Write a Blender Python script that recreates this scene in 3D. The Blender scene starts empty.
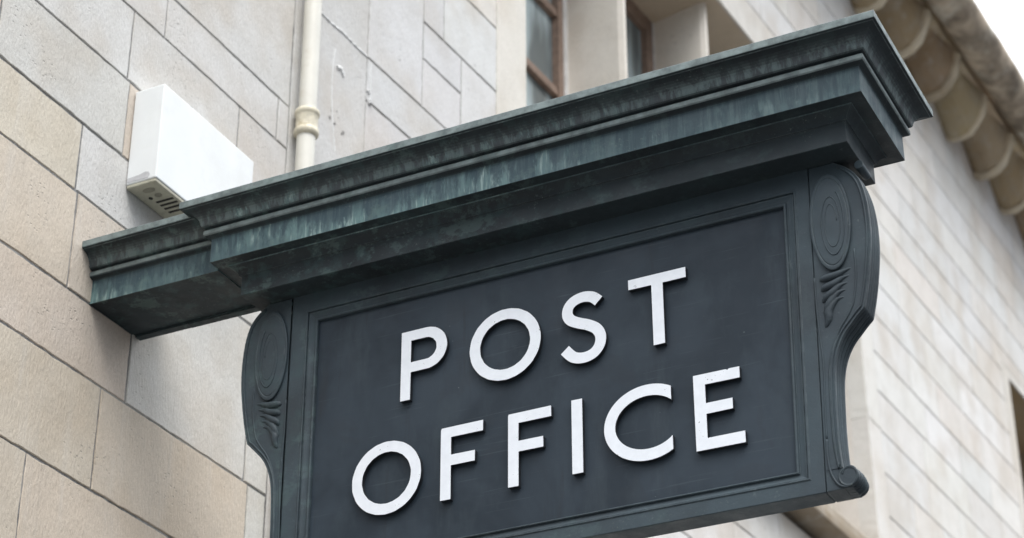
import bpy, bmesh, math, random
from mathutils import Vector, Matrix
random.seed(7)
S = bpy.context.scene
C = S.collection
GZ = -1.6                                   # street level; the camera is at eye height above it

# ------------------------------------------------------------------ nodes
def new_mat(name):
    m = bpy.data.materials.new(name); m.use_nodes = True
    nt = m.node_tree; b = nt.nodes['Principled BSDF']
    return m, nt, b
class NT:
    def __init__(s, nt): s.nt = nt
    def n(s, t, **k):
        o = s.nt.nodes.new(t)
        for a, v in k.items():
            if a == 'ins':
                for i, x in v.items():
                    if hasattr(x, 'is_output') or isinstance(x, bpy.types.NodeSocket): s.nt.links.new(x, o.inputs[i])
                    else: o.inputs[i].default_value = x
            else: setattr(o, a, v)
        return o
    def link(s, a, b): s.nt.links.new(a, b)
    def co(s, scale=(1, 1, 1)):
        t = s.n('ShaderNodeTexCoord'); m = s.n('ShaderNodeMapping', ins={0: t.outputs['Object']})
        m.inputs['Scale'].default_value = scale
        return m.outputs[0]
    def noise(s, co, scale, detail=4, rough=.55, dist=0):
        return s.n('ShaderNodeTexNoise', ins={'Vector': co, 'Scale': scale, 'Detail': detail, 'Roughness': rough, 'Distortion': dist}).outputs[0]
    def ramp(s, fac, a, b, lo=0., hi=1.):
        o = s.n('ShaderNodeMapRange', ins={0: fac, 1: a, 2: b, 3: lo, 4: hi}); o.interpolation_type = 'SMOOTHSTEP'
        return o.outputs[0]
    def math(s, op, a, b=0.):
        return s.n('ShaderNodeMath', operation=op, ins={0: a, 1: b}).outputs[0]
    def mix(s, fac, a, b, blend='MIX'):
        o = s.n('ShaderNodeMix', data_type='RGBA', blend_type=blend)
        for i, x in ((0, fac), (6, a), (7, b)):
            if isinstance(x, bpy.types.NodeSocket): s.nt.links.new(x, o.inputs[i])
            else: o.inputs[i].default_value = x if i == 0 else (*x[:3], 1)
        return o.outputs[2]
    def bump(s, h, strength, dist, normal=None):
        ins = {'Height': h, 'Strength': strength, 'Distance': dist}
        if normal is not None: ins['Normal'] = normal
        return s.n('ShaderNodeBump', ins=ins).outputs[0]

def mat_stone(name, rough_scale=1.0, warm=(.64, .53, .41), stain=.6, tool=1.0):
    m, nt, b = new_mat(name); N = NT(nt)
    at = N.n('ShaderNodeAttribute', attribute_name='tint')
    co = N.co()
    sep = N.n('ShaderNodeSeparateColor', ins={0: at.outputs['Color']})
    big = N.noise(co, 1.7, 3, .6)
    med = N.noise(co, 9, 5, .65)
    fine = N.noise(N.co((1, 1, .55)), 150, 4, .75)
    grit = N.noise(co, 420, 2, .6)
    col = at.outputs['Color']
    col = N.mix(N.math('MULTIPLY', N.ramp(big, .44, .66), stain*.50), col, warm)
    col = N.mix(N.ramp(med, .35, .7, 0, .28*stain), col, (.47, .45, .41))
    # light mineral bloom in streaks that run down the stone
    st = N.noise(N.co((9, 9, 1.1)), 1.6, 4, .6)
    col = N.mix(N.ramp(st, .52, .72, 0, .30*stain), col, (.70, .69, .66))
    st2 = N.noise(N.co((14, 14, 1.0)), 1.3, 5, .65)
    col = N.mix(N.ramp(st2, .60, .78, 0, .40*stain), col, (.30, .275, .24))
    dr = N.noise(co, 3.4, 4, .6)
    col = N.mix(N.ramp(dr, .42, .64, 0, .55), col, N.mix(1, col, (.88, .865, .84), 'MULTIPLY'))
    col = N.mix(N.ramp(fine, .34, .64, .0, .70), col, N.mix(1, col, (.85, .84, .83), 'MULTIPLY'))
    sand = N.ramp(grit, .50, .66, 0, .55)
    col = N.mix(sand, col, N.mix(1, col, (.77, .76, .74), 'MULTIPLY'))
    # little pits, in patches
    v = N.n('ShaderNodeTexVoronoi', ins={'Vector': N.co((1, 1, 1.6)), 'Scale': 48, 'Randomness': 1})
    pit = N.math('MULTIPLY', N.ramp(v.outputs['Distance'], .10, .24, 1, 0), N.ramp(N.noise(co, 4.2, 3), .53, .66))
    pit2 = N.math('MULTIPLY', N.ramp(N.n('ShaderNodeTexVoronoi', ins={'Vector': co, 'Scale': 13}).outputs['Distance'], .04, .12, 1, 0), N.ramp(N.noise(co, 3.1, 2), .56, .62))
    pits = N.math('MAXIMUM', pit, pit2)
    col = N.mix(N.math('MULTIPLY', pits, .42), col, (.27, .255, .24))
    nt.links.new(col, b.inputs['Base Color'])
    b.inputs['Roughness'].default_value = .92
    b.inputs['Specular IOR Level'].default_value = .25
    bm1 = N.bump(N.math('ADD', N.math('MULTIPLY', fine, .5), N.math('MULTIPLY', N.noise(N.co((1, 1, .25)), 130, 3), .7)), .75*tool, .0045)
    bm2 = N.bump(N.math('SUBTRACT', N.math('MULTIPLY', med, 1.2), N.math('MULTIPLY', pits, .8)), .5, .004, bm1)
    nt.links.new(bm2, b.inputs['Normal'])
    return m

def mat_mortar(name, col=(.20, .185, .17)):
    m, nt, b = new_mat(name); N = NT(nt)
    co = N.co(); n = N.noise(co, 60, 4, .7); l = N.noise(co, 4, 3)
    c = N.mix(N.ramp(n, .3, .7), tuple(x*.6 for x in col), tuple(x*1.25 for x in col))
    c = N.mix(N.ramp(l, .52, .66, 0, .6), c, (.42, .40, .37))
    nt.links.new(c, b.inputs['Base Color']); b.inputs['Roughness'].default_value = .95
    nt.links.new(N.bump(n, .6, .004), b.inputs['Normal'])
    return m

def mat_patina(name, base=(.024, .030, .034), streak=1.0, teal=1.0, rough=.46, zones=True):  # default base darkened to put shade into soffit and bed under the cornice
    """dark lead grey bronze with verdigris washed down its upright faces"""
    m, nt, b = new_mat(name); N = NT(nt)
    co = N.co()
    geo = N.n('ShaderNodeNewGeometry'); nz = N.n('ShaderNodeSeparateXYZ', ins={0: geo.outputs['True Normal']}).outputs[2]
    up = N.math('ABSOLUTE', nz)
    vert = N.ramp(up, .35, .95, 1, 0)
    px = N.n('ShaderNodeSeparateXYZ', ins={0: co}).outputs[0]
    left = N.ramp(px, -.7, .75, 1, .22)
    big = N.noise(co, 3.2, 4, .6); med = N.noise(co, 22, 5, .65)
    s1 = N.noise(N.co((30, 30, 8)), 1, 5, .68, .35)
    s2 = N.noise(N.co((120, 120, 10)), 1, 3, .6, .2)
    pz = N.n('ShaderNodeSeparateXYZ', ins={0: co}).outputs[2]
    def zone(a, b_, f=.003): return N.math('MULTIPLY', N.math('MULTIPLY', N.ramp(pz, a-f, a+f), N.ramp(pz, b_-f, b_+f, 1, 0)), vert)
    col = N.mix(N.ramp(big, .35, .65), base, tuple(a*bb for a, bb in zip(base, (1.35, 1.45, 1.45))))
    col = N.mix(N.math('MULTIPLY', N.ramp(med, .48, .66), N.math('MULTIPLY', left, .50*teal)), col, (.052, .092, .094))
    wash = N.ramp(N.noise(N.co((3.1, 3.1, 5)), 1, 4, .6), .40, .60)
    if zones:
        cor = zone(.880, .955); cym = zone(.978, 1.026, .004); fil = zone(1.0255, 1.06, .001); bead = zone(.9575, .975, .002)
        col = N.mix(N.math('MULTIPLY', cor, N.math('ADD', .50, N.math('MULTIPLY', left, .45))), col, (.054, .088, .106))
        col = N.mix(N.math('MULTIPLY', cym, .75), col, (.098, .112, .118))
        col = N.mix(N.math('MULTIPLY', N.math('ADD', fil, bead), N.ramp(med, .3, .65, .35, .85)), col, (.25, .30, .295))
        rise = N.math('ADD', s1, N.math('MULTIPLY', N.ramp(pz, .885, .956, .06, -.05), 1))
        z_ = N.math('ADD', cor, cym)
        k = N.math('MULTIPLY', N.math('MULTIPLY', N.ramp(rise, .42, .64), N.math('MULTIPLY', z_, N.math('ADD', N.math('MULTIPLY', wash, .65), .35))), N.math('ADD', N.math('MULTIPLY', left, .88), .08))
        col = N.mix(k, col, (.150, .245, .245))
        k2 = N.math('MULTIPLY', N.math('MULTIPLY', N.ramp(s2, .48, .66), N.ramp(rise, .48, .60)), N.math('MULTIPLY', N.math('MULTIPLY', wash, z_), N.math('MULTIPLY', left, .8)))
        col = N.mix(k2, col, (.40, .50, .47))
        s4 = N.noise(N.co((42, 42, 3.2)), 1, 5, .7, .3)
        col = N.mix(N.math('MULTIPLY', N.ramp(s4, .45, .60), N.math('ADD', N.math('MULTIPLY', cym, .45), N.math('MULTIPLY', cor, .12))), col, (.23, .31, .305))
        dk = N.noise(N.co((70, 70, 7)), 1, 3, .6)
        col = N.mix(N.math('MULTIPLY', N.ramp(dk, .54, .72), N.math('MULTIPLY', cym, .32)), col, (.02, .019, .022))
    else:
        k = N.math('MULTIPLY', N.math('MULTIPLY', N.ramp(s1, .50, .66), wash), N.math('MULTIPLY', vert, .55*streak))
        col = N.mix(k, col, (.10, .145, .14))
    blot = N.math('MULTIPLY', N.ramp(N.noise(N.co((7, 7, 10)), 1.6, 6, .75), .54, .62), N.math('MULTIPLY', left, .42*teal))
    col = N.mix(blot, col, (.115, .175, .165))
    # powdery specks where water stands under the soffit
    sp = N.math('MULTIPLY', N.ramp(N.noise(co, 130, 4, .8), .60, .68), N.ramp(N.noise(N.co((3, 14, 14)), 1.2, 3), .55, .66))
    col = N.mix(N.math('MULTIPLY', sp, .45), col, (.21, .25, .22))
    # rubbed edges
    bev = N.n('ShaderNodeBevel', samples=6, ins={'Radius': .0028})
    dt = N.n('ShaderNodeVectorMath', operation='DOT_PRODUCT', ins={0: bev.outputs[0], 1: geo.outputs['Normal']})
    edge = N.math('MULTIPLY', N.ramp(dt.outputs['Value'], .985, .86), N.ramp(N.noise(co, 35, 3), .38, .6))
    col = N.mix(N.math('MULTIPLY', edge, .42), col, (.20, .24, .24))
    wr = N.math('MULTIPLY', N.ramp(N.noise(co, 48, 5, .75), .60, .70), N.ramp(N.noise(co, 6, 2), .50, .64))
    col = N.mix(N.math('MULTIPLY', wr, .35), col, (.16, .19, .19))
    nt.links.new(col, b.inputs['Base Color'])
    r = N.ramp(N.noise(co, 14, 5, .7), .3, .7, rough-.02, rough+.22)
    nt.links.new(r, b.inputs['Roughness'])
    b.inputs['Specular IOR Level'].default_value = .22
    b1 = N.bump(N.noise(co, 190, 4, .7), .30, .0012, bev.outputs[0])
    b2 = N.bump(N.noise(co, 17, 4, .6), .30, .004, b1)
    nt.links.new(b2, b.inputs['Normal'])
    return m

def mat_plain(name, col, rough=.6, spec=.4, var=.12, scale=20, bump=.15, dirt=None, dirt_amt=0.):
    m, nt, b = new_mat(name); N = NT(nt); co = N.co()
    n = N.noise(co, scale, 5, .6)
    c = N.mix(N.ramp(n, .3, .7), tuple(x*(1-var) for x in col), tuple(min(1, x*(1+var)) for x in col))
    if dirt:
        d = N.math('MULTIPLY', N.ramp(N.noise(co, scale*.45, 6, .75), .5, .68), dirt_amt)
        c = N.mix(d, c, dirt)
    nt.links.new(c, b.inputs['Base Color'])
    b.inputs['Roughness'].default_value = rough; b.inputs['Specular IOR Level'].default_value = spec
    nt.links.new(N.bump(N.noise(co, scale*6, 4), bump, .002), b.inputs['Normal'])
    return m

def mat_panel():
    m, nt, b = new_mat('slate_panel_paint'); N = NT(nt); co = N.co()
    big = N.noise(co, 3.0, 4, .6, .4); med = N.noise(N.co((1, 1, .45)), 14, 5, .65)
    c = N.mix(N.ramp(big, .36, .64), (.019, .028, .038), (.033, .046, .060))
    c = N.mix(N.ramp(med, .50, .70, 0, .3), c, (.050, .066, .078))
    dust = N.noise(N.co((9, 9, 1.6)), 1.2, 5, .7)
    c = N.mix(N.ramp(dust, .52, .74, 0, .22), c, (.070, .088, .098))
    drip = N.noise(N.co((26, 26, 2.2)), 1.1, 4, .6)
    c = N.mix(N.ramp(drip, .60, .72, 0, .45), c, (.026, .031, .037))
    blot = N.noise(co, 6.5, 3, .5, .8)
    c = N.mix(N.ramp(blot, .60, .64, 0, .22), c, (.028, .034, .042))
    sp = N.n('ShaderNodeTexVoronoi', ins={'Vector': co, 'Scale': 27}).outputs['Distance']
    scr = N.noise(N.co((1.2, 1, 40)), 3.5, 3, .6)
    c = N.mix(N.ramp(scr, .62, .70, 0, .25), c, (.075, .092, .104))
    c = N.mix(N.math('MULTIPLY', N.ramp(sp, .020, .045, .6, 0), N.ramp(N.noise(co, 8, 2), .5, .56)), c, (.20, .22, .22))
    nt.links.new(c, b.inputs['Base Color'])
    nt.links.new(N.ramp(med, .3, .7, .42, .62), b.inputs['Roughness'])
    b.inputs['Specular IOR Level'].default_value = .20
    nt.links.new(N.bump(N.noise(co, 20, 4), .25, .003), b.inputs['Normal'])
    return m

def mat_letter():
    m, nt, b = new_mat('white_letter_paint'); N = NT(nt); co = N.co()
    n = N.noise(co, 30, 5, .7)
    c = N.mix(N.ramp(n, .3, .7), (.74, .77, .81), (.80, .83, .87))
    ch = N.math('MULTIPLY', N.ramp(N.noise(co, 120, 4, .75), .64, .68), N.ramp(N.noise(co, 11, 2), .52, .60))
    c = N.mix(ch, c, (.12, .12, .12))
    nt.links.new(c, b.inputs['Base Color']); b.inputs['Roughness'].default_value = .5
    nt.links.new(N.bump(n, .2, .002), b.inputs['Normal'])
    return m

M = {}
M['stone'] = mat_stone('ashlar_stone')
M['stone_far'] = mat_stone('pale_ashlar_stone', stain=.55)
M['dressed'] = mat_stone('dressed_margin_stone', stain=.35, tool=.4)
M['mortar'] = mat_mortar('dark_mortar', (.22, .22, .22))
M['mortar_far'] = mat_mortar('grey_mortar', (.24, .23, .22))
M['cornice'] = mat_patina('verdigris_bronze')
M['frame'] = mat_patina('dull_bronze', base=(.038, .049, .058), streak=.12, teal=.5, rough=.42, zones=False)
M['panel'] = mat_panel()
M['letter'] = mat_letter()
M['letter_side'] = mat_plain('dark_letter_side', (.018, .021, .026), .5)
M['box'] = mat_plain('white_box_paint', (.80, .82, .82), .45, .4, .03, 6, .05, (.62, .61, .56), .25)
M['box_under'] = mat_plain('yellowed_plastic', (.52, .50, .40), .6, .3, .08, 40, .1, (.30, .28, .22), .6)
M['black'] = mat_plain('dark_slot', (.035, .033, .03), .8)
M['knock'] = mat_plain('knockout_plastic', (.30, .285, .225), .7)
M['box_stain'] = mat_plain('grey_scuff', (.50, .50, .51), .7)
M['pipe'] = mat_plain('cream_pipe_paint', (.70, .68, .61), .4, .45, .04, 9, .1, (.48, .42, .32), .35)
M['pipe_rust'] = mat_plain('yellowed_joint_paint', (.66, .61, .48), .5, .4, .15, 40, .2, (.36, .28, .15), .6)
M['wood'] = mat_plain('red_brown_window_paint', (.26, .185, .145), .45, .4, .2, 30, .1)
M['sealant'] = mat_plain('white_sealant', (.66, .65, .64), .6)
M['glass'] = None
m, nt, b = new_mat('window_glass'); N = NT(nt)
g = N.noise(N.co((1, 2.2, .5)), 2.3, 3, .5)
nt.links.new(N.mix(N.ramp(g, .4, .6), (.13, .155, .16), (.42, .50, .52)), b.inputs['Base Color'])  # sky reflection painted into the pane colour as paler patches
b.inputs['Roughness'].default_value = .06; b.inputs['Specular IOR Level'].default_value = .6
nt.links.new(N.bump(N.noise(N.co(), 3, 2), .08, .02), b.inputs['Normal'])
M['glass'] = m
M['eave'] = mat_stone('weathered_eaves_stone', warm=(.27, .19, .10), stain=1.0)
M['gutter'] = mat_plain('lichened_gutter_stone', (.38, .32, .25), .9, .2, .5, 5, .5, (.66, .63, .55), .85)
M['lead'] = mat_plain('roof_lead', (.20, .21, .22), .6)
M['slate'] = mat_plain('roof_slate', (.10, .105, .12), .6, .4, .3, 12, .4)
M['cement'] = mat_plain('cement_smear', (.74, .74, .73), .9, .2, .08, 30, .4)
M['asphalt'] = mat_plain('asphalt', (.055, .055, .057), .9, .3, .25, 60, .6)
M['paving'] = mat_plain('paving_stone', (.10, .097, .09), .85, .3, .2, 8, .4)
M['paint'] = mat_plain('road_paint', (.62, .62, .60), .7)
M['inside'] = mat_plain('dim_interior', (.05, .05, .05), .9)

# ------------------------------------------------------------------ mesh helpers
class MB:
    def __init__(s): s.v = []; s.f = []; s.mi = []; s.c = []; s.sm = []
    def face(s, pts, tint=None, mi=0, smooth=False):
        i = len(s.v); s.v += [tuple(p) for p in pts]
        s.f.append(tuple(range(i, i+len(pts)))); s.mi.append(mi); s.c.append(tint or (.5, .5, .5)); s.sm.append(smooth)
    def grid(s, rows, closed=False, mi=0, smooth=False, flip=False, tint=None):
        i = len(s.v); n = len(rows[0])
        for r in rows: s.v += [tuple(p) for p in r]
        for a in range(len(rows)-1):
            for k in range(n if closed else n-1):
                q = (i+a*n+k, i+a*n+(k+1) % n, i+(a+1)*n+(k+1) % n, i+(a+1)*n+k)
                s.f.append(q[::-1] if flip else q); s.mi.append(mi); s.c.append(tint or (.5, .5, .5)); s.sm.append(smooth)
    def box(s, x0, x1, y0, y1, z0, z1, bev=0., tint=None, mi=0):
        bm = bmesh.new(); bmesh.ops.create_cube(bm, size=1)
        for v in bm.verts: v.co = Vector(((x0+x1)/2+v.co.x*(x1-x0), (y0+y1)/2+v.co.y*(y1-y0), (z0+z1)/2+v.co.z*(z1-z0)))
        if bev: bmesh.ops.bevel(bm, geom=bm.edges[:], offset=bev, segments=2, affect='EDGES', profile=.5)
        s.add(bm, tint, mi); bm.free()
    def add(s, bm, tint=None, mi=0, smooth=False):
        i = len(s.v); bm.verts.index_update()
        s.v += [tuple(v.co) for v in bm.verts]
        for f in bm.faces:
            s.f.append(tuple(i+v.index for v in f.verts)); s.mi.append(mi); s.c.append(tint or (.5, .5, .5)); s.sm.append(smooth)
    def tube(s, pts, rad, seg=8, mi=0, closed=False):
        """smooth tube of per-point radius (rad may be a list)"""
        P = [Vector(p) for p in pts]; n = len(P); rows = []
        R = rad if isinstance(rad, (list, tuple)) else [rad]*n
        prev = None
        for k in range(n):
            if closed: t = P[(k+1) % n]-P[k-1]
            else: t = P[min(k+1, n-1)]-P[max(k-1, 0)]
            t.normalize()
            if prev is None:
                a = Vector((0, 1, 0)) if abs(t.y) < .9 else Vector((1, 0, 0))
                prev = (a-t*a.dot(t)).normalized()
            else: prev = (prev-t*prev.dot(t)).normalized()
            bn = t.cross(prev)
            rows.append([P[k]+(prev*math.cos(2*math.pi*j/seg)+bn*math.sin(2*math.pi*j/seg))*R[k] for j in range(seg)])
        if closed: rows.append(rows[0])
        s.grid(rows, True, mi, True)
        if not closed:
            s.face(rows[0][::-1], mi=mi); s.face(rows[-1], mi=mi)
    def build(s, name, mats, parent=None, off=(0, 0, 0), merge=True, fix=True):
        me = bpy.data.meshes.new(name)
        ox, oy, oz = off
        me.from_pydata([(x-ox, y-oy, z-oz) for x, y, z in s.v], [], s.f)
        at = me.color_attributes.new('tint', 'FLOAT_COLOR', 'CORNER'); li = 0
        for fi, f in enumerate(s.f):
            for _ in f: at.data[li].color = (*s.c[fi][:3], 1); li += 1
        for fi, p in enumerate(me.polygons): p.material_index = s.mi[fi]; p.use_smooth = s.sm[fi]
        for m_ in (mats if isinstance(mats, (list, tuple)) else [mats]): me.materials.append(m_)
        if merge or fix:
            bm = bmesh.new(); bm.from_mesh(me)
            if merge: bmesh.ops.remove_doubles(bm, verts=bm.verts, dist=1e-5)
            if fix: bmesh.ops.recalc_face_normals(bm, faces=bm.faces)
            bm.to_mesh(me); bm.free()
        me.update()
        o = bpy.data.objects.new(name, me); C.objects.link(o)
        if parent: o.parent = parent
        else: o.location = off
        return o
def tag(o, label=None, cat=None, group=None, kind=None):
    if label: o['label'] = label
    if cat: o['category'] = cat
    if group: o['group'] = group
    if kind: o['kind'] = kind
    return o
def empty(name, loc, rz=0.):
    o = bpy.data.objects.new(name, None); C.objects.link(o); o.location = loc; o.rotation_euler = (0, 0, rz)
    o.empty_display_size = .2
    return o

# ------------------------------------------------------------------ measured layout
# camera solved from the vanishing points; camera centre is the origin
F = 2115.78
Rv = Vector((0.8948334, 0.4463982, -0.0013496)); Uv = Vector((0.2201241, -0.4386184, 0.8712975)); Fv = Vector((-0.3883537, 0.77996317, 0.4907534))
BEND = 0.0578785
WX = -3.193           # near wall plane
KY = 4.80             # where the two facades meet

# ================================================================== HANGING SIGN
CX, CY = -1.923, 4.031
sign = tag(empty('hanging_sign', (CX, CY, 1.786)), 'dark bronze hanging post office sign with raised white letters under a green stained cornice', 'sign')
SO = (CX, CY, 1.786)

def rect_loft(prof, x0, x1, y0, y1, zoff=0., open_left=False):
    """moulding profile (projection, z) carried round a rectangle with mitred corners"""
    rows = []
    for p, z in prof:
        z += zoff
        if open_left: rows.append([(x0, y0-p, z), (x1, y0-p, z), (x1, y1+p, z), (x0, y1+p, z)])
        else: rows.append([(x0-p, y0-p, z), (x1+p, y0-p, z), (x1+p, y1+p, z), (x0-p, y1+p, z)])
    return rows
def subdiv_rows(rows, closed, n):
    out = []
    for r in rows:
        q = []
        L = len(r)
        for k in range(L if closed else L-1):
            a, b_ = Vector(r[k]), Vector(r[(k+1) % L])
            q += [tuple(a.lerp(b_, j/n)) for j in range(n)]
        if not closed: q.append(r[-1])
        out.append(q)
    return out
upper = [(-.004, 2.6715), (0, 2.6705), (0, 2.738), (.003, 2.7405), (.009, 2.7425), (.015, 2.7445), (.0175, 2.748), (.0175, 2.758), (.0155, 2.7605),
         (.010, 2.762), (.0095, 2.7655), (.014, 2.7665), (.019, 2.768), (.0225, 2.771), (.0245, 2.775), (.0255, 2.780), (.027, 2.785), (.030, 2.7905),
         (.035, 2.796), (.0405, 2.8005), (.047, 2.8045), (.0545, 2.8075), (.062, 2.8095), (.0635, 2.8115), (.0690, 2.8125), (.0695, 2.8145), (.0695, 2.8310), (.0675, 2.8330), (.02, 2.840)]
lower = [(-.150, 2.5890), (-.061, 2.5890), (-.060, 2.5900), (-.060, 2.6400), (-.0585, 2.6425), (-.0545, 2.6435), (-.054, 2.647), (-.0515, 2.653),
         (-.047, 2.659), (-.041, 2.664), (-.034, 2.6675), (-.0335, 2.6705), (-.004, 2.6715)]
mb = MB()
mx0, mx1, my0, my1 = -2.789, -1.0525, 3.868, 4.194
upper = [(p*.925, z) for p, z in upper]
prof = lower+upper[1:]
mb.grid(subdiv_rows(rect_loft(prof, mx0, mx1, my0, my1), True, 24), True)
mb.face([(mx0+.005, my0+.02, 2.8398), (mx1-.005, my0+.02, 2.8398), (mx1-.005, my1-.02, 2.8398), (mx0+.005, my1-.02, 2.8398)])
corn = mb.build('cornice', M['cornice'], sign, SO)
# seam upstand and roll along the top
mb = MB(); mb.box(mx0-.02, mx1+.02, 3.99, 4.07, 2.8395, 2.852, .004); mb.build('capping', M['cornice'], sign, SO)

# arm to the wall: same upper moulding, slimmer
mb = MB()
ay0, ay1 = 3.908, 4.128
up2 = [(p*.93, z-.0035) for p, z in upper]
rows = []
for p, z in up2:
    rows.append([(WX-.02, ay0-p, z), (-2.7905, ay0-p, z)])
mb.grid(subdiv_rows(rows, False, 14))
rows = [[(WX-.02, ay1+p, z), (-2.7905, ay1+p, z)] for p, z in up2]
mb.grid(rows)
zt = up2[-1][1]; pt_ = up2[-1][0]; zb, pb = up2[0][1], up2[0][0]
mb.face([(WX-.02, ay0-pt_, zt), (-2.7905, ay0-pt_, zt), (-2.7905, ay1+pt_, zt), (WX-.02, ay1+pt_, zt)])
mb.grid(subdiv_rows([[(WX-.02, ay0-pb, zb), (-2.7905, ay0-pb, zb)], [(WX-.02, ay1+pb, zb), (-2.7905, ay1+pb, zb)]], False, 10))
loopa = [(WX-.02, ay0-p, z) for p, z in up2]; loopb = [(WX-.02, ay1+p, z) for p, z in up2][::-1]
mb.face(loopa+loopb)
mb.face([(-2.7905, y, z) for _, y, z in loopa+loopb][::-1])
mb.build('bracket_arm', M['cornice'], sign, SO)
mb = MB(); mb.box(-3.02, -2.792, 4.108, 4.131, 2.6595, 2.667, .001); mb.box(-3.19, -3.021, 4.108, 4.131, 2.6605, 2.667, .001)
mb.build('soffit_strip', M['cornice'], sign, SO)

# frame with moulded inner edge
fx0, fx1, fz0, fz1, FY0, FY1 = -2.6155, -1.2335, 1.786, 2.5935, 4.0, 4.063
pxa, pxb, pza, pzb = -2.540, -1.2985, 1.847, 2.508
mould = [(0., .0135), (0., .0060), (.0012, .0030), (.0038, .0018), (.0064, .0030), (.0078, .0068), (.0090, .0078), (.012, .0069), (.016, .0062), (.020, .0046), (.0225, .0032),
         (.0255, .0026), (.0262, .0046), (.0276, .0046), (.0280, -.0014), (.0300, -.0022), (.0325, -.0014), (.0332, 0.)]
mb = MB()
for sgn, yf in ((1, FY0), (-1, FY1)):
    rows = []
    for u, d in mould:
        ub = u*.80
        rows.append([(pxa-u, yf+sgn*d, pza-ub), (pxb+u, yf+sgn*d, pza-ub), (pxb+u, yf+sgn*d, pzb+u), (pxa-u, yf+sgn*d, pzb+u)])
    e = .0012
    rows.append([(fx0+e, yf, fz0+e), (fx1-e, yf, fz0+e), (fx1-e, yf, fz1-e), (fx0+e, yf, fz1-e)])
    rows.append([(fx0, yf+sgn*e, fz0), (fx1, yf+sgn*e, fz0), (fx1, yf+sgn*e, fz1), (fx0, yf+sgn*e, fz1)])
    mb.grid(subdiv_rows(rows, True, 10), True)
    last = subdiv_rows([rows[-1]], True, 10)[0]
    if sgn == 1: la = last
    else: mb.grid([la, last], True)
LEAN = .0225                                     # the old frame is slightly out of square at its outer end
mb.v = [(x+(z-2.5)*LEAN if x > -1.6 else x, y, z) for x, y, z in mb.v]
mb.build('frame', M['frame'], sign, SO)
mb = MB(); mb.box(pxa-.003, pxb+.003, 4.0125, 4.0495, pza-.003, pzb+.003)
mb.build('panel', M['panel'], sign, SO)

# ---- letters
def arc(cx, cz, rx, rz, a0, a1, n):
    return [(cx+rx*math.cos(math.radians(a0+(a1-a0)*k/n)), cz+rz*math.sin(math.radians(a0+(a1-a0)*k/n))) for k in range(n+1)]
LF, LB = 3.9995, 4.0145
def letter(outer, inner=None, what=''):
    """outline (x,z) -> raised letter with dark returns; inner = matching-length hole loop"""
    mb = MB(); e = .0009
    cx = sum(p[0] for p in outer)/len(outer); cz = sum(p[1] for p in outer)/len(outer)
    def jig(p, k): return (p[0]+.0003*math.sin(k*1.7+cx*50), p[1]+.0003*math.cos(k*2.3+cz*40))
    outer = [jig(p, k) for k, p in enumerate(outer)]
    if inner:
        inner = [jig(p, k+5) for k, p in enumerate(inner)]
        mb.grid([[(x, LF, z) for x, z in outer], [(x, LF, z) for x, z in inner]], True, 0)
        mb.grid([[(x, LF, z) for x, z in inner], [(x, LB, z) for x, z in inner]], True, 1)
    else: mb.face([(x, LF, z) for x, z in outer], mi=0)
    mb.grid([[(x, LF, z) for x, z in outer], [(x, LB, z) for x, z in outer]], True, 1)
    o = mb.build('letter', [M['letter'], M['letter_side']], sign, SO, merge=True)
    # triangulate the concave front cleanly
    bm = bmesh.new(); bm.from_mesh(o.data)
    bmesh.ops.triangulate(bm, faces=[f for f in bm.faces if len(f.verts) > 4]); bm.to_mesh(o.data); bm.free()
    o['label'] = 'raised white letter ' + what
    return o
def poly(x, z, pts, what): return letter([(x+a, z+b_) for a, b_ in pts], None, what)
W_ = .0272
def ring(cx, cz, R, r, what): letter(arc(cx, cz, R, R, 0, 354.375, 63), arc(cx, cz, r, r, 0, 354.375, 63), what)
# P
zP = 2.2255
H = .1865
po = [(0, 0), (W_, 0), (W_, .0735)]+[(.070+a, b_) for a, b_ in arc(0, .13, .0565, .0565, -90, 90, 22)]+[(0, H)]
inn_arc = [(.068+a, b_) for a, b_ in arc(0, .13, .0295, .0295, -90, 90, 22)]
pi_ = [(W_, .1005)]*3+inn_arc+[(W_, .1595)]
letter([(-2.2935+a, zP+b_) for a, b_ in po], [(-2.2935+a+(.00002*i if i < 3 else 0), zP+b_) for i, (a, b_) in enumerate(pi_)], 'P')
ring(-2.0105, 2.316, .0945, .0665, 'O of the upper word')
def catmull(P, n=6):
    out = []
    for k in range(len(P)-1):
        p0, p1, p2, p3 = P[max(k-1, 0)], P[k], P[k+1], P[min(k+2, len(P)-1)]
        for j in range(n):
            t = j/n
            out.append(tuple(.5*((2*b_)+(-a+c)*t+(2*a-5*b_+4*c-d)*t*t+(-a+3*b_-3*c+d)*t**3) for a, b_, c, d in zip(p0, p1, p2, p3)))
    out.append(P[-1]); return out
sc = catmull([(-1.7645, 2.3735), (-1.781, 2.388), (-1.804, 2.3935), (-1.828, 2.388), (-1.8425, 2.374), (-1.8455, 2.355), (-1.837, 2.339), (-1.817, 2.327),
              (-1.793, 2.3165), (-1.772, 2.302), (-1.7615, 2.281), (-1.765, 2.257), (-1.781, 2.2395), (-1.806, 2.2335), (-1.832, 2.2405), (-1.8535, 2.2635)], 5)
def offset_curve(c, h):
    L_, R_ = [], []
    for k in range(len(c)):
        a, b_ = c[max(k-1, 0)], c[min(k+1, len(c)-1)]
        dx, dz = b_[0]-a[0], b_[1]-a[1]; l = math.hypot(dx, dz)
        L_.append((c[k][0]-dz/l*h, c[k][1]+dx/l*h)); R_.append((c[k][0]+dz/l*h, c[k][1]-dx/l*h))
    return L_, R_
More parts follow.
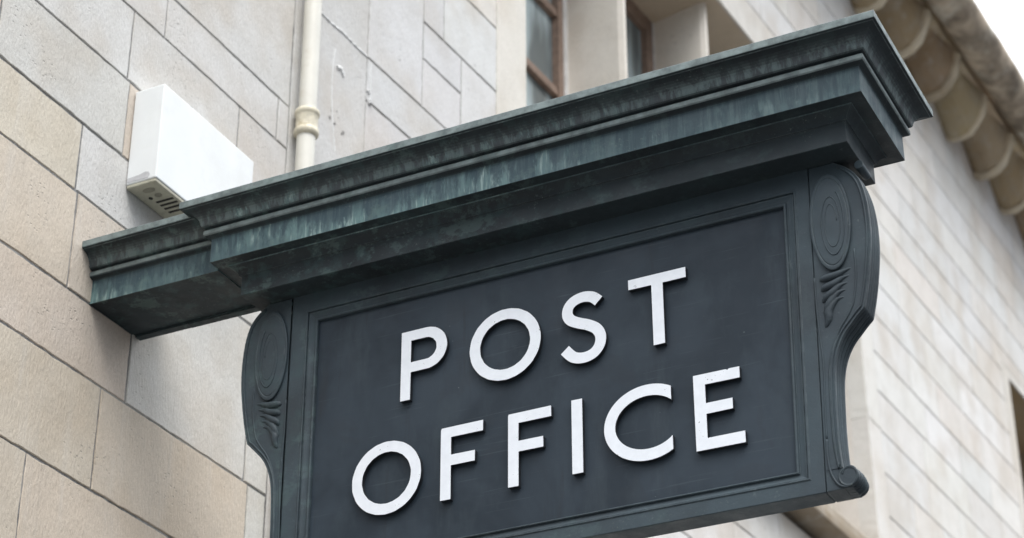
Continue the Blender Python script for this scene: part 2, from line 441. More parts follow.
def strip_letter(L_, R_, what):
    mb = MB()
    mb.grid([[(x, LF, z) for x, z in L_], [(x, LF, z) for x, z in R_]], False, 0)
    loop = L_+R_[::-1]
    mb.grid([[(x, LF, z) for x, z in loop], [(x, LB, z) for x, z in loop]], True, 1)
    o = mb.build('letter', [M['letter'], M['letter_side']], sign, SO); o['label'] = 'raised white letter '+what
strip_letter(*offset_curve(sc, .0137), 'S')
poly(-1.688, 2.2245, [(0, .158), (.0580, .158), (.0590, 0), (.0870, 0), (.0865, .158), (.145, .158), (.145, .1845), (0, .1845)], 'T')
ring(-2.3255, 2.033, .0938, .0665, 'O of the lower word')
f1 = [(0, 0), (W_, 0), (W_, .0855), (.0905, .0855), (.0905, .1125), (W_, .1125), (W_, .1585), (.1115, .1585), (.1115, .1850), (.002, .1850), (0, .180)]
poly(-2.1795, 1.9445, f1, 'F, first of the two')
poly(-2.0025, 1.9435, f1, 'F, second of the two')
poly(-1.8395, 1.9445, [(0, 0), (.0275, 0), (.0275, .185), (0, .185)], 'I')
# C : two concentric ellipses cut by an upright line
cxC, czC = -1.651, 2.0355
ao = math.degrees(math.acos(.0590/.1075)); ai = math.degrees(math.acos(.0590/.0800))
strip_letter(arc(cxC, czC, .1075, .0935, ao, 360-ao, 50), arc(cxC, czC, .0800, .0655, ai, 360-ai, 50), 'C')
poly(-1.5375, 1.9390, [(0, 0), (.1165, 0), (.1165, .0275), (.0278, .0275), (.0278, .0868), (.0915, .0868), (.0915, .1130), (.0278, .1130), (.0278, .1590),
                       (.1115, .1590), (.1115, .1860), (.086, .1860), (.083, .1835), (.079, .1858), (0, .1860)], 'E')

# ---- scrolled side brackets
out_r = [(-1.172, 2.5885), (-1.140, 2.566), (-1.117, 2.537), (-1.105, 2.500), (-1.099, 2.455), (-1.0975, 2.41), (-1.099, 2.368), (-1.104, 2.325), (-1.111, 2.280), (-1.119, 2.240), (-1.127, 2.207),
         (-1.1285, 2.202), (-1.133, 2.197), (-1.1445, 2.186), (-1.157, 2.172), (-1.171, 2.157), (-1.184, 2.138), (-1.195, 2.114), (-1.203, 2.085), (-1.2075, 2.05), (-1.210, 2.00), (-1.2115, 1.95), (-1.2115, 1.90), (-1.210, 1.86), (-1.2075, 1.835)]
def make_bracket(mir):
    K = -1 if mir else 1
    def X(x): return (2*CX-x-.009) if mir else x
    ol = catmull(out_r[:11], 4)[:-1]+catmull(out_r[10:13], 2)[:-1]+catmull(out_r[12:], 4)
    # outward normals
    nr = []
    for k in range(len(ol)):
        a, b_ = ol[max(k-2, 0)], ol[min(k+2, len(ol)-1)]
        dx, dz = b_[0]-a[0], b_[1]-a[1]; l = math.hypot(dx, dz); nr.append((-dz/l, dx/l))
    br = bpy.data.objects.new('scroll_bracket', None)
    mb = MB()
    xi = -1.2372                                  # seam with the frame
    reeds = [(3.9975, -.0030), (3.9965, -.0008), (3.9980, .0004), (4.0060, .0006), (4.0075, -.0032), (4.0100, -.0034), (4.0120, .0000), (4.0155, .0022), (4.0190, .0002), (4.0205, -.0030),
             (4.0230, -.0032), (4.0250, .0004), (4.0310, .0030), (4.0370, .0004), (4.0390, -.0032), (4.0415, -.0030), (4.0430, .0002), (4.0465, .0022), (4.0500, 0.), (4.0520, -.0034), (4.0545, -.0032), (4.0560, .0006), (4.0645, .0004), (4.0655, -.003)]
    rows = []
    for y, h in reeds:
        rows.append([(X(p[0]+n_[0]*h), y, p[1]+n_[1]*h) for p, n_ in zip(ol, nr)])
    mb.grid(rows, False, 0, False)
    for y, h, fl in ((3.9975, -.003, 0), (4.0655, -.003, 1)):
        r = [(X(p[0]+n_[0]*h), y, p[1]+n_[1]*h) for p, n_ in zip(ol, nr)]
        q = [(X(xi if mir else -1.2303+(p[2]-2.5)*LEAN), y, p[2]) for p in r]
        mb.grid([r, q], False)
    # closing ends and foot
    mb.box(min(X(-1.2490 if not mir else -1.2402), X(-1.2300 if not mir else xi+.001)), max(X(-1.2490 if not mir else -1.2402), X(-1.2300 if not mir else xi+.001)), 4.0035, 4.0585, 1.7868, 2.586)
    mb.box(min(X(xi-.009*(not mir)), X(-1.2075)), max(X(xi-.009*(not mir)), X(-1.2075)), 3.9988, 4.0625, 1.7865, 1.836)
    body = mb.build('scroll_body', M['frame'], br, SO)
    # recessed field is suggested by a raised border that follows the outline
    rim = MB(); y = 3.9970
    line = [(p[0]-n_[0]*.0085, p[1]-n_[1]*.0085) for p, n_ in zip(ol, nr)][2:]
    rim.tube([(X(a), y, b_) for a, b_ in line[::1]], .0027, 6)
    line2 = [(p[0]-n_[0]*.0135, p[1]-n_[1]*.0135) for p, n_ in zip(ol, nr)][40:-3]
    # swoosh that sweeps from the seam under the bottom curl
    sw = catmull([(-1.2375, 1.905), (-1.2385, 1.870), (-1.2365, 1.840), (-1.2300, 1.815), (-1.2190, 1.797), (-1.2040, 1.7895), (-1.1900, 1.7925), (-1.1800, 1.803), (-1.1775, 1.817), (-1.1835, 1.830), (-1.1950, 1.8345), (-1.2045, 1.8290), (-1.2095, 1.8190)], 5)
    rim.tube([(X(a), y+.0005, b_) for a, b_ in sw], .0030, 6)
    sc2 = catmull([(-1.2355, 2.30), (-1.2360, 2.22), (-1.2335, 2.15), (-1.2310, 2.08), (-1.2355, 1.98), (-1.2375, 1.905)], 5)
    rim.tube([(X(a), y+.0008, b_) for a, b_ in sc2], .0024, 6)
    # inner sweep rising from the shoulder to the volute
    sc3 = catmull([(-1.139, 2.352), (-1.139, 2.30), (-1.144, 2.255), (-1.153, 2.215), (-1.168, 2.188), (-1.185, 2.165), (-1.200, 2.135), (-1.212, 2.10), (-1.219, 2.06), (-1.222, 2.0), (-1.223, 1.93), (-1.221, 1.87), (-1.214, 1.84)], 4)
    rim.tube([(X(a), y+.0006, b_) for a, b_ in sc3], .0024, 6)
    rim.build('rim', M['frame'], body, SO)
    # bottom curl: stepped roll across the thickness
    cu = MB(); ccx, ccz = -1.1960, 1.8118
    rows = []
    for y_, r_ in ((3.996, .018), (3.9945, .0205), (3.9965, .0228), (4.004, .0230), (4.0055, .0200), (4.009, .0198), (4.011, .0240), (4.016, .0255), (4.021, .0240), (4.023, .0200), (4.0255, .0200), (4.0275, .0245), (4.031, .0262), (4.0345, .0245),
                   (4.0365, .0200), (4.039, .0200), (4.041, .0240), (4.046, .0255), (4.051, .024), (4.053, .0198), (4.0565, .02), (4.058, .023), (4.0655, .0228), (4.067, .018)):
        rows.append([(X(ccx+r_*math.cos(2*math.pi*k/28)), y_, ccz+r_*math.sin(2*math.pi*k/28)) for k in range(28)])
    cu.grid(rows, True); cu.face(rows[0]); cu.face(rows[-1][::-1])
    # drop under the curl joins the foot
    cu.box(min(X(-1.2075), X(-1.190)), max(X(-1.2075), X(-1.190)), 4.000, 4.062, 1.7868, 1.806)
    cu.build('curl', M['frame'], br, SO)
    # volute: lens-shaped disc with engraved rings
    vo = MB(); vx, vz, rx, rz = -1.1870, 2.4330, .0478, .1260
    rows = []
    for t, d in ((1.0, -.002), (1.0, .0058), (.985, .0068), (.965, .0072), (.90, .0074), (.885, .0064), (.865, .0064), (.85, .0075), (.5, .0082), (.2, .0085), (0., .0086)):
        rows.append([(X(vx+rx*t*math.cos(2*math.pi*k/48)+.005*(1-t)), 3.9975-d, vz-.006*(1-t)+rz*(t**.75 if t else 0)*math.sin(2*math.pi*k/48)) for k in range(48)])
    vo.grid(rows, True, 0, False)
    vol = vo.build('volute', M['frame'], body, SO)
    sp = MB(); pts_ = []
    for k in range(96):
        th = math.radians(-60)+k/95*math.pi*2*2.15; t = .66-.40*(k/95)**.8
        pts_.append((X(vx+.004+rx*t*math.cos(-th)), 3.9975-.0083, vz-.008+rz*(t**.75)*math.sin(-th)))
    sp.tube(pts_, [.0017-.0006*k/95 for k in range(96)], 6); sp.build('rim', M['frame'], body, SO)
    # leaf: five drooping lobes fanned beneath the volute
    lf = MB()
    for k, ze in enumerate((2.288, 2.262, 2.234, 2.204, 2.172)):
        xs, zs0, xe = -1.150-.0055*k, 2.306-.017*k, -1.2225+.0010*k
        a = catmull([(xs, zs0), (xs-.018, zs0-.004), (xs-.036, zs0-.35*(zs0-ze)-.004), (xe+.008, zs0-.72*(zs0-ze)), (xe, ze)], 5)
        n_ = len(a); lf.tube([(X(p), 3.9990, q) for p, q in a], [(.0022+.0080*math.sin(math.pi*min(1, (j/(n_-1))**1.3))) for j in range(n_)], 8)
    lf.build('leaf', M['frame'], body, SO)
    # small roll pin tucked under the cornice
    pn = MB(); rows = [[(X(-1.112+.0105*math.cos(2*math.pi*k/20)), y_, 2.5695+.0105*math.sin(2*math.pi*k/20)) for k in range(20)] for y_ in (4.003, 4.060)]
    pn.grid(rows, True); pn.face(rows[0]); pn.face(rows[1][::-1])
    if not mir: pn.build('roll_pin', M['frame'], br, SO)
    C.objects.link(br); br.parent = sign
    return br
make_bracket(False); make_bracket(True)

# ================================================================== STONE WALLS
def vary(c, a=.03):
    k = 1+random.uniform(-a, a)*1.6
    return tuple(max(0, x*k+random.uniform(-a, a)*.25) for x in c)
def block(mb, s0, s1, z0, z1, g, d0=0., depth=.012, bev=.003, tint=(.5, .5, .5), face=None):
    """one ashlar: chamfered slab front; local frame d (out), s (along), z"""
    s0 += g; s1 -= g; z0 += g; z1 -= g
    if s1-s0 < .01 or z1-z0 < .01: return
    d = d0+random.uniform(-.0008, .0008)
    j = lambda: random.uniform(-.0008, .0008)
    def loop(e, wob):
        P = []
        cs = [(s0+e, z0+e), (s1-e, z0+e), (s1-e, z1-e), (s0+e, z1-e)]
        for q in range(4):
            a, b_ = cs[q], cs[(q+1) % 4]
            n = max(2, int(math.hypot(a[0]-b_[0], a[1]-b_[1])/.028))
            for t in range(n):
                P.append([a[0]+(b_[0]-a[0])*t/n+wob*W[(q*97+t) % 400], a[1]+(b_[1]-a[1])*t/n+wob*W[(q*57+t*3+11) % 400]])
        return P
    W = [random.gauss(0, 1) for _ in range(400)]
    for q in (3, 90, 200): 
        if random.random() < .35: W[q] *= 3
    A = loop(0, .0); A2 = loop(0, .0007); Bq = loop(bev, .0009)
    A = [(d0-depth, a, c) for a, c in A]; A2 = [(d-bev, a, c) for a, c in A2]; Bq = [(d, a, c) for a, c in Bq]
    mb.grid([A, A2, Bq], True, 0, False, tint=tint); mb.face(Bq, tint)

# ---- near house
near = tag(empty('stone_house', (WX, 2.4, GZ)), 'stone house wall of large buff and grey ashlar blocks beside the cream downpipe', 'house')
NO = (WX, 2.4, GZ)
warm1, warm2, pale, grey, pink = (.665, .580, .475), (.650, .575, .475), (.700, .685, .645), (.650, .640, .610), (.665, .585, .500)
cool = (.690, .680, .660); yell = (.670, .605, .510)
zs = [-1.55, -1.2, -.9, -.55, -.25, .05, .4, .7, .95, 1.25, 1.58, 1.90, 2.167, 2.459, 2.669, 2.960, 3.172, 3.421, 3.661, 3.822, 4.40, 4.62, 4.86, 5.1, 5.4, 5.7, 5.95, 6.25, 6.5, 6.8, 7.05, 7.3, 7.6, 7.85]
J = {11: [3.17, 3.73, 4.36], 12: [3.10, 3.992, 4.70], 13: [3.43, 4.098, 4.676], 14: [3.16, 3.810, 4.098, 4.676], 15: [3.08, 3.798, 4.50], 16: [3.42, 3.978, 4.62],
     17: [3.15, 3.965, 4.522], 18: [3.38, 4.116, 4.733], 19: [3.2]}
T = {11: [warm2, warm1, pale, grey], 12: [warm2, warm1, pale, pale], 13: [pink, pale, pale, pale], 14: [warm2, pink, pale, pale], 15: [yell, cool, cool, cool], 16: [grey, pink, cool, cool],
     17: [cool, cool, cool, cool], 18: [cool, cool, cool, cool], 19: [cool, cool]}
mb = MB()
Y0 = 2.75  # house end made up, out of view, to cut wall bounce onto the sign
for i in range(len(zs)-1):
    k = i+0
    if k in J:
        js = J[k]; ys = [j for j in js]
        # extend to the left
        y = ys[0]; left = []
        while y > Y0+.12:
            y -= random.uniform(.5, .85); left.append(max(y, Y0))
        ys = left[::-1]+ys+[KY-.003]
        tl = [vary(random.choice([warm1, grey, warm2, cool]), .03) for _ in left]+T[k]
    else:
        ys = [Y0]; 
        while ys[-1] < KY-.9: ys.append(ys[-1]+random.uniform(.45, .85))
        ys.append(KY-.003); tl = [vary(random.choice([grey, cool, cool]), .02) for _ in ys]
    for a in range(len(ys)-1):
        if k in (13, 14) and abs(ys[a]-4.098) < .001:
            if k == 13: block(mb, 4.098, 4.676, zs[13], zs[15], .0033, 0, .012, .0022, pale)
            continue
        block(mb, ys[a], ys[a+1], zs[i], zs[i+1], .0033, 0, .012, .0022, vary(tl[min(a, len(tl)-1)], .012))
mb.v = [(x+WX, y, z) for x, y, z in mb.v]
wall = mb.build('wall', M['stone'], near, NO, merge=False)
mb = MB(); mb.box(WX-4.5, WX-.0035, Y0, KY, GZ, 7.9); mb.build('mortar_core', M['mortar'], near, NO)
mb = MB(); mb.face([(WX+.3, Y0, 7.92), (WX+.3, KY, 7.92), (WX-4, KY, 10.6), (WX-4, Y0, 10.6)]); mb.face([(WX+.3, Y0, 7.84), (WX+.3, KY, 7.84), (WX-4, KY, 10.5), (WX-4, Y0, 10.5)])
mb.build('roof', M['slate'], near, NO, fix=False)

# ---- far building (local frame: x=out, y=along s, z)
far = tag(empty('stone_building', (WX, KY, GZ), -BEND), 'pale stone building with mullioned windows and carved corbelled eaves beyond the sign', 'building')
FO = (0, 0, GZ)
WL0, WL1, WB, WT = 1.567, 5.30, 4.02, 6.57          # big mullioned window opening
V0, V1, VB, VT = 8.215, 9.6, 4.85, 6.45             # second window
S1 = 15.0
ZT = 8.05
pl = [(.85, .84, .815), (.82, .80, .77), (.87, .86, .845), (.82, .785, .74), (.82, .815, .80), (.86, .84, .80)]
mb = MB()
def fb(s0, s1, z0, z1, t=None, g=.0035): block(mb, s0, s1, z0, z1, g, 0, .012, .0022, vary(t or random.choice(pl), .02))
# strip next to the pipe, cement-faced
dul = (.68, .675, .66)
fb(.0, .430, 3.30, 4.66, dul, .0012); fb(.0, .430, 4.66, 5.5, (.68,.68,.67), .0012)
for z0, z1 in ((-1.5, -.9), (-.9, -.3), (-.3, .3), (.3, .9), (.9, 1.5), (1.5, 2.1), (2.1, 2.7), (2.7, 3.3), (5.5, 6.1), (6.1, 6.7), (6.7, 7.3), (7.3, 8.05)): fb(0, .430, z0, z1, dul)
c1 = (.71, .71, .71)
fb(.430, .790, 4.285, 4.968, c1); fb(.430, 1.10, 4.107, 4.285, c1); fb(.430, 1.329, 3.86, 4.107, c1); fb(1.10, 1.329, 4.107, 4.285, c1)
fb(.790, 1.063, 4.50, 4.665, (.72,.72,.72)); fb(.790, 1.063, 4.285, 4.50, (.73,.725,.72)); fb(1.063, 1.329, 4.285, 4.665, (.74,.735,.73))
fb(.790, .933, 4.665, 4.968, c1); fb(.933, 1.329, 4.665, 4.968, (.75,.75,.745))
fb(.430, .90, 4.968, 5.30, c1); fb(.90, 1.329, 4.968, 5.30)
rows_b = [-1.5, -1.2, -.9, -.6, -.33, -.07, .18, .43, .68, .94, 1.19, 1.44, 1.70, 1.95, 2.20, 2.45, 2.70, 2.933, 3.16, 3.37, 3.61, 3.86]
rows_t = [3.86, 4.13, 4.39, 4.645, 4.895, 5.145, 5.39, 5.65, 5.90, 6.15, 6.38, 6.575, 6.82, 7.06, 7.335, 7.59, 7.82, 8.05]
def run(s0, s1, z0, z1, lo=.42, hi=.85):
    s = s0
    while s1-s > .01:
        w = random.uniform(lo, hi)
        e = s+w if s1-(s+w) > lo*.7 else s1
        fb(s, e, z0, z1); s = e
for z0, z1 in zip(rows_b, rows_b[1:]): run(.430, S1, z0, z1)
zz = [5.30, 5.62, 5.92, 6.22, 6.575]
for z0, z1 in zip(zz, zz[1:]): run(.430, 1.329, z0, z1)
for z0, z1 in zip(rows_t, rows_t[1:]):
    if z1 < WT+.01:
        a = 5.50
        if z0 >= VB-.01 and z1 < 6.5: run(a, V0-.14, z0, z1); run(V1+.14, S1, z0, z1)
        else: run(a, S1, z0, z1)
    else: run(.430, S1, z0, z1)
mb.build('wall', M['stone_far'], far, FO, merge=False)
# smooth dressed margins, jambs and lintels round the openings
cream = (.80, .765, .70)
def slab(d0, d1, s0, s1, z0, z1, t): mb.box(d0, d1, s0, s1, z0, z1, 0, t)
mb = MB()
for z0, z1 in ((3.86, 4.36), (4.36, 5.62), (5.62, WT)):
    block(mb, 1.329, WL0, z0, z1, .0010, .0015, .10, .003, vary(cream, .01))
for z0, z1 in ((4.02, 4.9), (4.9, 5.8), (5.8, WT)):
    block(mb, WL1, 5.50, z0, z1, .0015, .0015, .10, .003, vary((.82, .80, .76), .01))
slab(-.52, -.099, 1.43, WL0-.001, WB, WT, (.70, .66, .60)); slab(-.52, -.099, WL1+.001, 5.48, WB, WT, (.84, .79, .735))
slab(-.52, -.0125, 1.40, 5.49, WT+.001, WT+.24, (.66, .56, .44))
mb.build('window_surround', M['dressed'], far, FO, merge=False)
mb = MB()
for z0, z1 in ((4.895, 5.65), (5.65, VT)):
    block(mb, V0-.14, V0, z0, z1, .0015, .0015, .10, .003, vary((.76, .72, .66), .01)); block(mb, V1, V1+.14, z0, z1, .0015, .0015, .1, .003, cream)
block(mb, V0-.14, V1+.14, VT, VT+.11, .0015, .0015, .10, .003, vary((.75, .71, .66), .01))
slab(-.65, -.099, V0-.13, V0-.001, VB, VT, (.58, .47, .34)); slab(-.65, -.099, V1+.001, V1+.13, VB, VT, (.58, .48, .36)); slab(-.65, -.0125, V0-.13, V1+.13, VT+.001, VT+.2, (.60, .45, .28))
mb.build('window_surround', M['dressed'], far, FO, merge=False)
for k in range(3):
    mb = MB()
    o_ = .95*k; nose = (2.616+o_, 2.652+o_)
    pl_ = [(-.072, nose[0]+.008), (-.069, nose[0]+.014), (-.069, nose[1]-.010), (-.078, nose[1]), (-.38, nose[1]+.11), (-.50, nose[1]+.11), (-.50, nose[1]+.01), (-.38, nose[1]+.008), (-.30, nose[1]-.005), (-.10, nose[0]+.001)]
    mb.grid([[(d, s, z) for d, s in pl_] for z in (WB, 4.7, 5.35, 5.95, WT+.01)], True, tint=(.89, .84, .765))
    mb.build('mullion', M['dressed'], far, FO, merge=False)
mb = MB()
mb.box(-.5, -.0035, 0, S1, GZ, WB-.16); mb.box(-.5, -.0035, 0, 1.43, WB-.16, ZT+.2); mb.box(-.5, -.0035, 5.48, V0-.13, WB-.16, ZT+.2); mb.box(-.5, -.0035, V1+.13, S1, WB-.16, ZT+.2)
mb.box(-.5, -.0035, 1.43, 5.48, WT+.24, ZT+.2); mb.box(-.5, -.0035, V0-.13, V1+.13, VT+.2, ZT+.2); mb.box(-.5, -.0035, V0-.13, V1+.13, WB-.16, VB)
mb.build('mortar_core', M['mortar_far'], far, FO, merge=False)
# sill
mb = MB(); mb.box(-.40, .125, 1.40, 5.46, 3.895, 3.945, .008, (.40, .335, .26)); mb.box(-.40, .10, 1.42, 5.44, 3.945, WB, .01, (.52, .46, .38))
mb.build('window_sill', M['eave'], far, FO, merge=False)
mb = MB(); mb.box(-.40, .06, V0-.1, V1+.1, VB-.08, VB, .008, (.50, .44, .36)); mb.build('window_sill', M['dressed'], far, FO)
# lights
for k in range(4):
    a = (WL0+.0, 2.668, 3.618, 4.568)[k]; b_ = (2.612, 3.60, 4.55, WL1)[k]
    w = empty('window', (0, 0, 0)); w.parent = far
    mb = MB(); f = .048 if k == 0 else .07
    mb.box(-.45, -.385, a, a+f, WB, WT); mb.box(-.45, -.385, b_-f, b_, WB, WT)
    mb.box(-.45, -.387, a+f, b_-f, WB, WB+.08); mb.box(-.45, -.387, a+f, b_-f, WT-.085, WT)
    for zc in (4.62, 5.07, 5.525, 5.975): mb.box(-.442, -.392, a+f, b_-f, zc-.022, zc+.022, .004)
    mb.build('window_frame', M['wood'], w, FO, merge=False)
    mb = MB(); mb.box(-.428, -.420, a+f-.01, b_-f+.01, WB+.07, WT-.07); mb.build('glass', M['glass'], w, FO)
    if k < 3:
        mb = MB(); mb.box(-.386, -.378, b_-.003, b_+.016, WB, WT); mb.box(-.45, -.388, b_+.001, b_+.06, WB, WT); mb.build('sealant', M['sealant'], w, FO)
w = empty('window', (0, 0, 0)); w.parent = far
mb = MB(); mb.box(-.60, -.54, V0, V0+.07, VB, VT); mb.box(-.60, -.54, V1-.07, V1, VB, VT); mb.box(-.60, -.54, V0+.07, V1-.07, VB, VB+.08); mb.box(-.60, -.54, V0+.07, V1-.07, VT-.08, VT); mb.box(-.595, -.545, V0+.07, V1-.07, 5.6, 5.645)
mb.build('window_frame', M['wood'], w, FO, merge=False)
mb = MB(); mb.box(-.575, -.568, V0+.06, V1-.06, VB+.06, VT-.06); mb.build('glass', M['glass'], w, FO)
mb = MB(); mb.box(-2.6, -2.5, 0, S1, GZ, ZT); mb.box(-2.5, -.55, 0, .1, GZ, ZT); mb.build('inner_wall', M['inside'], far, FO)
# cement smears on the patched strip
mb = MB()
def smear(path, w):
    P = catmull(path, 5); n = len(P)
    mb.tube([(-.0018, s, z) for s, z in P], [w*(.55+.6*abs(math.sin(k*1.3+s_)))for k, s_ in zip(range(n), [q[0]*30 for q in P])], 6)
smear([(.13, 4.295), (.20, 4.289), (.28, 4.292), (.35, 4.286), (.425, 4.285)], .0065)
smear([(.235, 4.20), (.225, 4.10), (.230, 3.98), (.245, 3.88), (.26, 3.80)], .0035)
smear([(.455, 4.27), (.452, 4.22), (.456, 4.17), (.458, 4.13)], .0045); smear([(.44, 4.15), (.45, 4.13), (.452, 4.10)], .011); smear([(.29, 4.12), (.27, 4.14), (.25, 4.13)], .009)
mb.build('cement_repair', M['cement'], far, FO, merge=False)

mb = MB()
for q in range(8):
    s_, z_ = .27+random.gauss(0, .035), 3.93+random.gauss(0, .03); r_ = random.uniform(.003, .009)
    mb.face([(.0012, s_+r_*random.uniform(.6, 1.2)*math.cos(a), z_+r_*random.uniform(.5, 1)*math.sin(a)) for a in [math.pi*2*k/9 for k in range(9)]])
for s_, z_, r_ in ((.33, 4.50, .012), (.35, 4.505, .008), (.27, 4.66, .010)):
    mb.face([(.0012, s_+r_*random.uniform(.8, 1.6)*math.cos(a), z_+r_*random.uniform(.4, .8)*math.sin(a)) for a in [math.pi*2*k/9 for k in range(9)]])
tag(mb.build('spalled_holes', M['mortar_far'], far, FO, merge=False, fix=False), kind='stuff')
# ---- eaves: carved corbels carrying a moulded table and a stone gutter
gold = (.52, .41, .27)
for k in range(-8, 14):
    s0 = 6.36+.562*k-.50
    if s0 < .1 or s0 > S1-.4: continue
    mb = MB(); w = .560; dz_ = random.uniform(-.02, .02); lr = random.uniform(.024, .034)
    # quarter-round nose in (d,z), hollowed sides
    pf = [(0, 7.90), (.04, 7.865), (.10, 7.86), (.16, 7.88), (.21, 7.93), (.25, 7.995), (.275, 8.07), (.285, 8.13), (.285, 8.16), (0, 8.16)]
    rows = []
    for t in range(13):
        u = t/12; sh = .08+.92*(max(0, u-.2)/.56)**1.1 if u < .76 else (1 if u < .88 else .05)
        rows.append([(d*(.80+.20*sh) if d > 0 else d, s0+w*u, 8.16-(8.16-z+(dz_ if z < 8.1 else 0))*sh) for d, z in pf])
    g_ = vary(gold, .06)
    mb.grid(rows, True, 0, False, tint=g_); mb.face(rows[0], g_); mb.face(rows[-1][::-1], g_)
    mb.tube([(d+.004, s0+w*.82, z-.002) for d, z in pf[:-2]], [lr*(.8+.35*abs(math.sin(q*1.9+k))) for q in range(len(pf)-2)], 8)
    for q in range(len(mb.c)):
        if mb.c[q] == (.5, .5, .5): mb.c[q] = (.82, .72, .55)  # lip tinted paler than its corbel to paint it as sky-lit
    c = mb.build('corbel', M['eave'], far, FO, merge=False)
mb = MB()
tp = [(0, 8.158), (.27, 8.158), (.285, 8.165), (.29, 8.20), (.30, 8.215), (.30, 8.30), (0, 8.30)]
for k in range(int(S1/.9)):
    a, b_ = k*.9, min((k+1)*.9-.004, S1)
    rows = [[(d, s, z) for d, z in tp] for s in (a, b_)]
    t_ = vary((.68, .56, .39), .05); mb.grid(rows, True, 0, tint=t_); mb.face(rows[0], t_); mb.face(rows[1][::-1], t_)
mb.build('eaves_table', M['eave'], far, FO, merge=False)
mb = MB()
gx, gz, gr = .435, 8.215, .128
rows = []
n = 260
for k in range(n+1):
    s = S1*k/n; r_ = gr*(1+.018*math.sin(s*7.3)+.012*math.sin(s*17.1+1)); r_ *= (1.06 if abs((s+.35) % 1.8-.9) < .05 else 1)
    rows.append([(gx+r_*math.cos(math.radians(a)), s, gz+r_*math.sin(math.radians(a))) for a in range(170, 371, 10)]+[(gx+r_*.8, s, gz+.02), (gx-r_*.8, s, gz+.02)])
mb.grid(rows, True, 0, True); mb.build('gutter', M['gutter'], far, FO)
mb = MB(); mb.face([(.32, 0, 8.33), (.32, S1, 8.33), (-4.5, S1, 11.9), (-4.5, 0, 11.9)]); mb.box(-.3, .30, 0, S1, 8.3, 8.325)
mb.build('roof', M['slate'], far, FO, fix=False)

# ================================================================== DOWNPIPE
PX, PY_, PR = -3.148, 4.835, .0305
dp = tag(empty('downpipe', (PX, PY_, GZ)), 'cream painted round drainpipe with a double ringed collar fixed in the wall corner', 'drainpipe')
DO = (PX, PY_, GZ)
def cyl_rows(prof, n=28): return [[(PX+r_*math.cos(2*math.pi*k/n), PY_+r_*math.sin(2*math.pi*k/n), z) for k in range(n)] for r_, z in prof]
mb = MB(); mb.grid(cyl_rows([(PR, GZ+.1), (PR, 3.0), (PR, 3.735)]), True, 0, True); mb.grid(cyl_rows([(PR-.001, 3.72), (PR-.001, 7.8)]), True, 0, True)
mb.build('pipe', M['pipe'], dp, DO, merge=False)
mb = MB()
mb.grid(cyl_rows([(PR, 3.716), (.036, 3.718), (.0405, 3.724), (.0415, 3.731), (.0405, 3.738), (.037, 3.743), (.0365, 3.745), (.0365, 3.792), (.038, 3.795), (.0405, 3.799), (.0415, 3.806), (.0400, 3.812), (.036, 3.816), (PR-.002, 3.817)]), True, 0, True)
mb.build('collar', M['pipe_rust'], dp, DO)

# ================================================================== WHITE BOX
BX0, BX1, BY0, BY1, BZ0, BZ1 = WX+.002, -3.090, 4.003, 4.470, 3.078, 3.400
bx = tag(empty('wall_vent_box', (WX, BY0, BZ0)), 'white metal vent box with slotted cream underside fixed to the wall above the bracket arm', 'vent box')
BO = (WX, BY0, BZ0)
mb = MB(); mb.box(BX0, BX1, BY0, BY1, BZ0+.010, BZ1, .004); mb.build('cover', M['box'], bx, BO)
mb = MB(); mb.box(BX0, BX1-.003, BY0+.003, BY1-.003, BZ0, BZ0+.011, .003); mb.build('base_plate', M['box_under'], bx, BO)
for y in (4.104, 4.124, 4.144, 4.165, 4.40, 4.42):
    mb = MB(); mb.box(-3.158, -3.101, y-.0045, y+.0045, BZ0-.0012, BZ0+.004, .001); mb.build('vent_slot', M['black'], bx, BO)
def disc(cx, cy, rx, ry, m_, nm):
    mb = MB(); rows = [[(cx+rx*math.cos(2*math.pi*k/24), cy+ry*math.sin(2*math.pi*k/24), z) for k in range(24)] for z in (BZ0-.0012, BZ0+.003)]
    mb.grid(rows, True); mb.face(rows[0][::-1]); mb.build(nm, m_, bx, BO)
disc(-3.138, 4.040, .020, .011, M['knock'], 'knockout'); disc(-3.130, 4.073, .011, .010, M['knock'], 'knockout'); disc(-3.159, 4.078, .006, .007, M['black'], 'screw_hole')
mb = MB()
pts = [(-3.188, 3.094), (-3.118, 3.094), (-3.112, 3.103), (-3.116, 3.112), (-3.128, 3.115), (-3.150, 3.110), (-3.188, 3.108)]
ra = [(x, BY0-.0008, z) for x, z in pts]; rb = [(x, BY0+.002, z) for x, z in pts]
mb.face(ra); mb.grid([ra, rb], True); mb.build('scuff', M['box_stain'], bx, BO)

# ================================================================== GROUND
mb = MB(); mb.box(-400, 400, -400, 400, GZ-.5, GZ-.14); tag(mb.build('ground', M['asphalt'], None, (0, 0, GZ)), kind='structure')
def shift_s(s, d):  # point on far facade
    return (WX+s*math.sin(BEND)+d*math.cos(BEND), KY+s*math.cos(BEND)-d*math.sin(BEND))
mb = MB()
a0, a1 = (WX, -30), (WX, KY); a2 = shift_s(60, 0); b0, b1, b2 = (WX+2.2, -30), (WX+2.2, KY), shift_s(60, 2.2)
mb.grid([[(x, y, GZ) for x, y in (a0, a1, a2)], [(x, y, GZ) for x, y in (b0, b1, b2)], [(x, y, GZ-.139) for x, y in (b0, b1, b2)]], False)
tag(mb.build('pavement', M['paving'], None, (WX, 0, GZ)), kind='structure')
mb = MB()
c0, c1, c2 = (WX+2.2, -30), (WX+2.2, KY), shift_s(60, 2.2); d0, d1, d2 = (WX+2.34, -30), (WX+2.34, KY), shift_s(60, 2.34)
mb.grid([[(x, y, GZ+.004) for x, y in (c0, c1, c2)], [(x, y, GZ+.004) for x, y in (d0, d1, d2)], [(x, y, GZ-.139) for x, y in (d0, d1, d2)]], False)
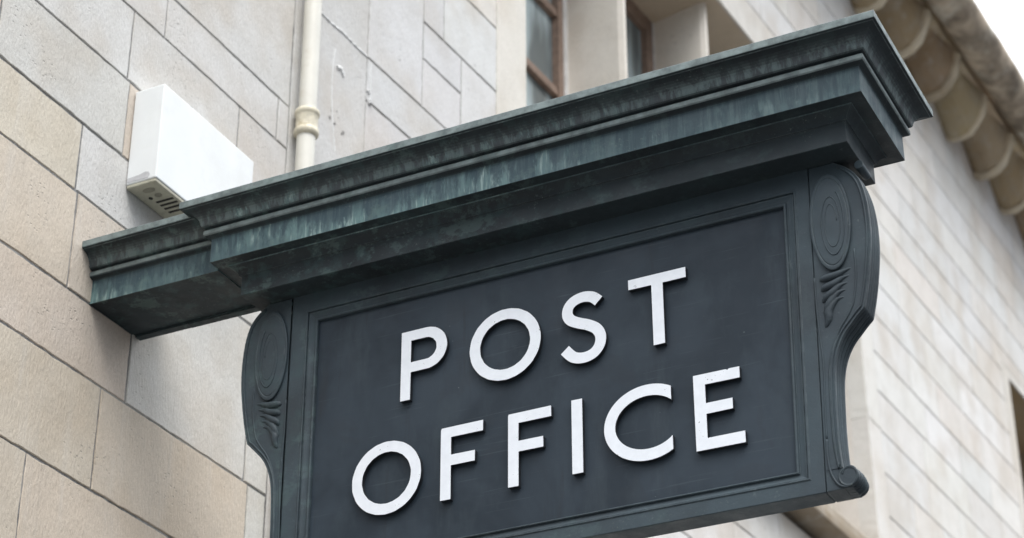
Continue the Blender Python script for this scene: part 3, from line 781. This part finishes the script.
tag(mb.build('kerb', M['dressed'], None, (WX, 0, GZ)), kind='structure')
mb = MB()
for x in (WX+2.55, WX+2.72):
    mb.face([(x, -30, GZ-.134), (x+.08, -30, GZ-.134), (x+.08, 4.8, GZ-.134), (x, 4.8, GZ-.134)])
tag(mb.build('road_marking', M['paint'], None, (WX, 0, GZ)), kind='structure')

# ================================================================== SKY, SUN, CAMERA
world = bpy.data.worlds.new('World'); S.world = world; world.use_nodes = True
nt = world.node_tree; N = NT(nt); bg = nt.nodes['Background']
sky = nt.nodes.new('ShaderNodeTexSky'); sky.sky_type = 'NISHITA'; sky.sun_disc = False
SUN_EL, SUN_AZ = math.radians(58), math.radians(134)      # azimuth from +Y towards +X
sky.sun_elevation = SUN_EL; sky.sun_rotation = SUN_AZ; sky.air_density = 1.2; sky.dust_density = 4
# high overcast: bright even cloud over the clear sky
tc = N.n('ShaderNodeTexCoord'); cl = N.noise(tc.outputs['Generated'], 1.6, 5, .6)
zc = N.n('ShaderNodeSeparateXYZ', ins={0: tc.outputs['Generated']}).outputs[2]
cloud = N.mix(N.ramp(cl, .3, .7), (14.6, 15.1, 15.8), (16.6, 17.0, 17.6))
cloud = N.mix(N.ramp(zc, .10, .92, .97, 0), cloud, (.9, 1.05, 1.25))
nt.links.new(N.mix(.93, sky.outputs[0], cloud), bg.inputs[0]); bg.inputs[1].default_value = .105
sl = bpy.data.lights.new('sun', 'SUN'); sl.energy = 1.15; sl.angle = math.radians(34); sl.color = (1, .98, .945)
so = bpy.data.objects.new('sun', sl); C.objects.link(so)
sd = Vector((math.sin(SUN_AZ)*math.cos(SUN_EL), math.cos(SUN_AZ)*math.cos(SUN_EL), math.sin(SUN_EL)))
so.rotation_euler = sd.to_track_quat('Z', 'Y').to_euler()

cd = bpy.data.cameras.new('camera'); cam = bpy.data.objects.new('camera', cd); C.objects.link(cam); S.camera = cam
cd.sensor_width = 36; cd.lens = F/1024*36; cd.clip_start = .05; cd.clip_end = 1500
cam.matrix_world = Matrix(((Rv.x, Uv.x, -Fv.x, 0), (Rv.y, Uv.y, -Fv.y, 0), (Rv.z, Uv.z, -Fv.z, 0), (0, 0, 0, 1)))
cd.dof.use_dof = True; cd.dof.focus_distance = 4.95; cd.dof.aperture_fstop = 4.0; cd.dof.aperture_blades = 7
S.view_settings.view_transform = 'Standard'; S.view_settings.look = 'None'; S.view_settings.gamma = 1
S.view_settings.exposure = 1.06; S.view_settings.use_curve_mapping = False
S.cycles.max_bounces = 8
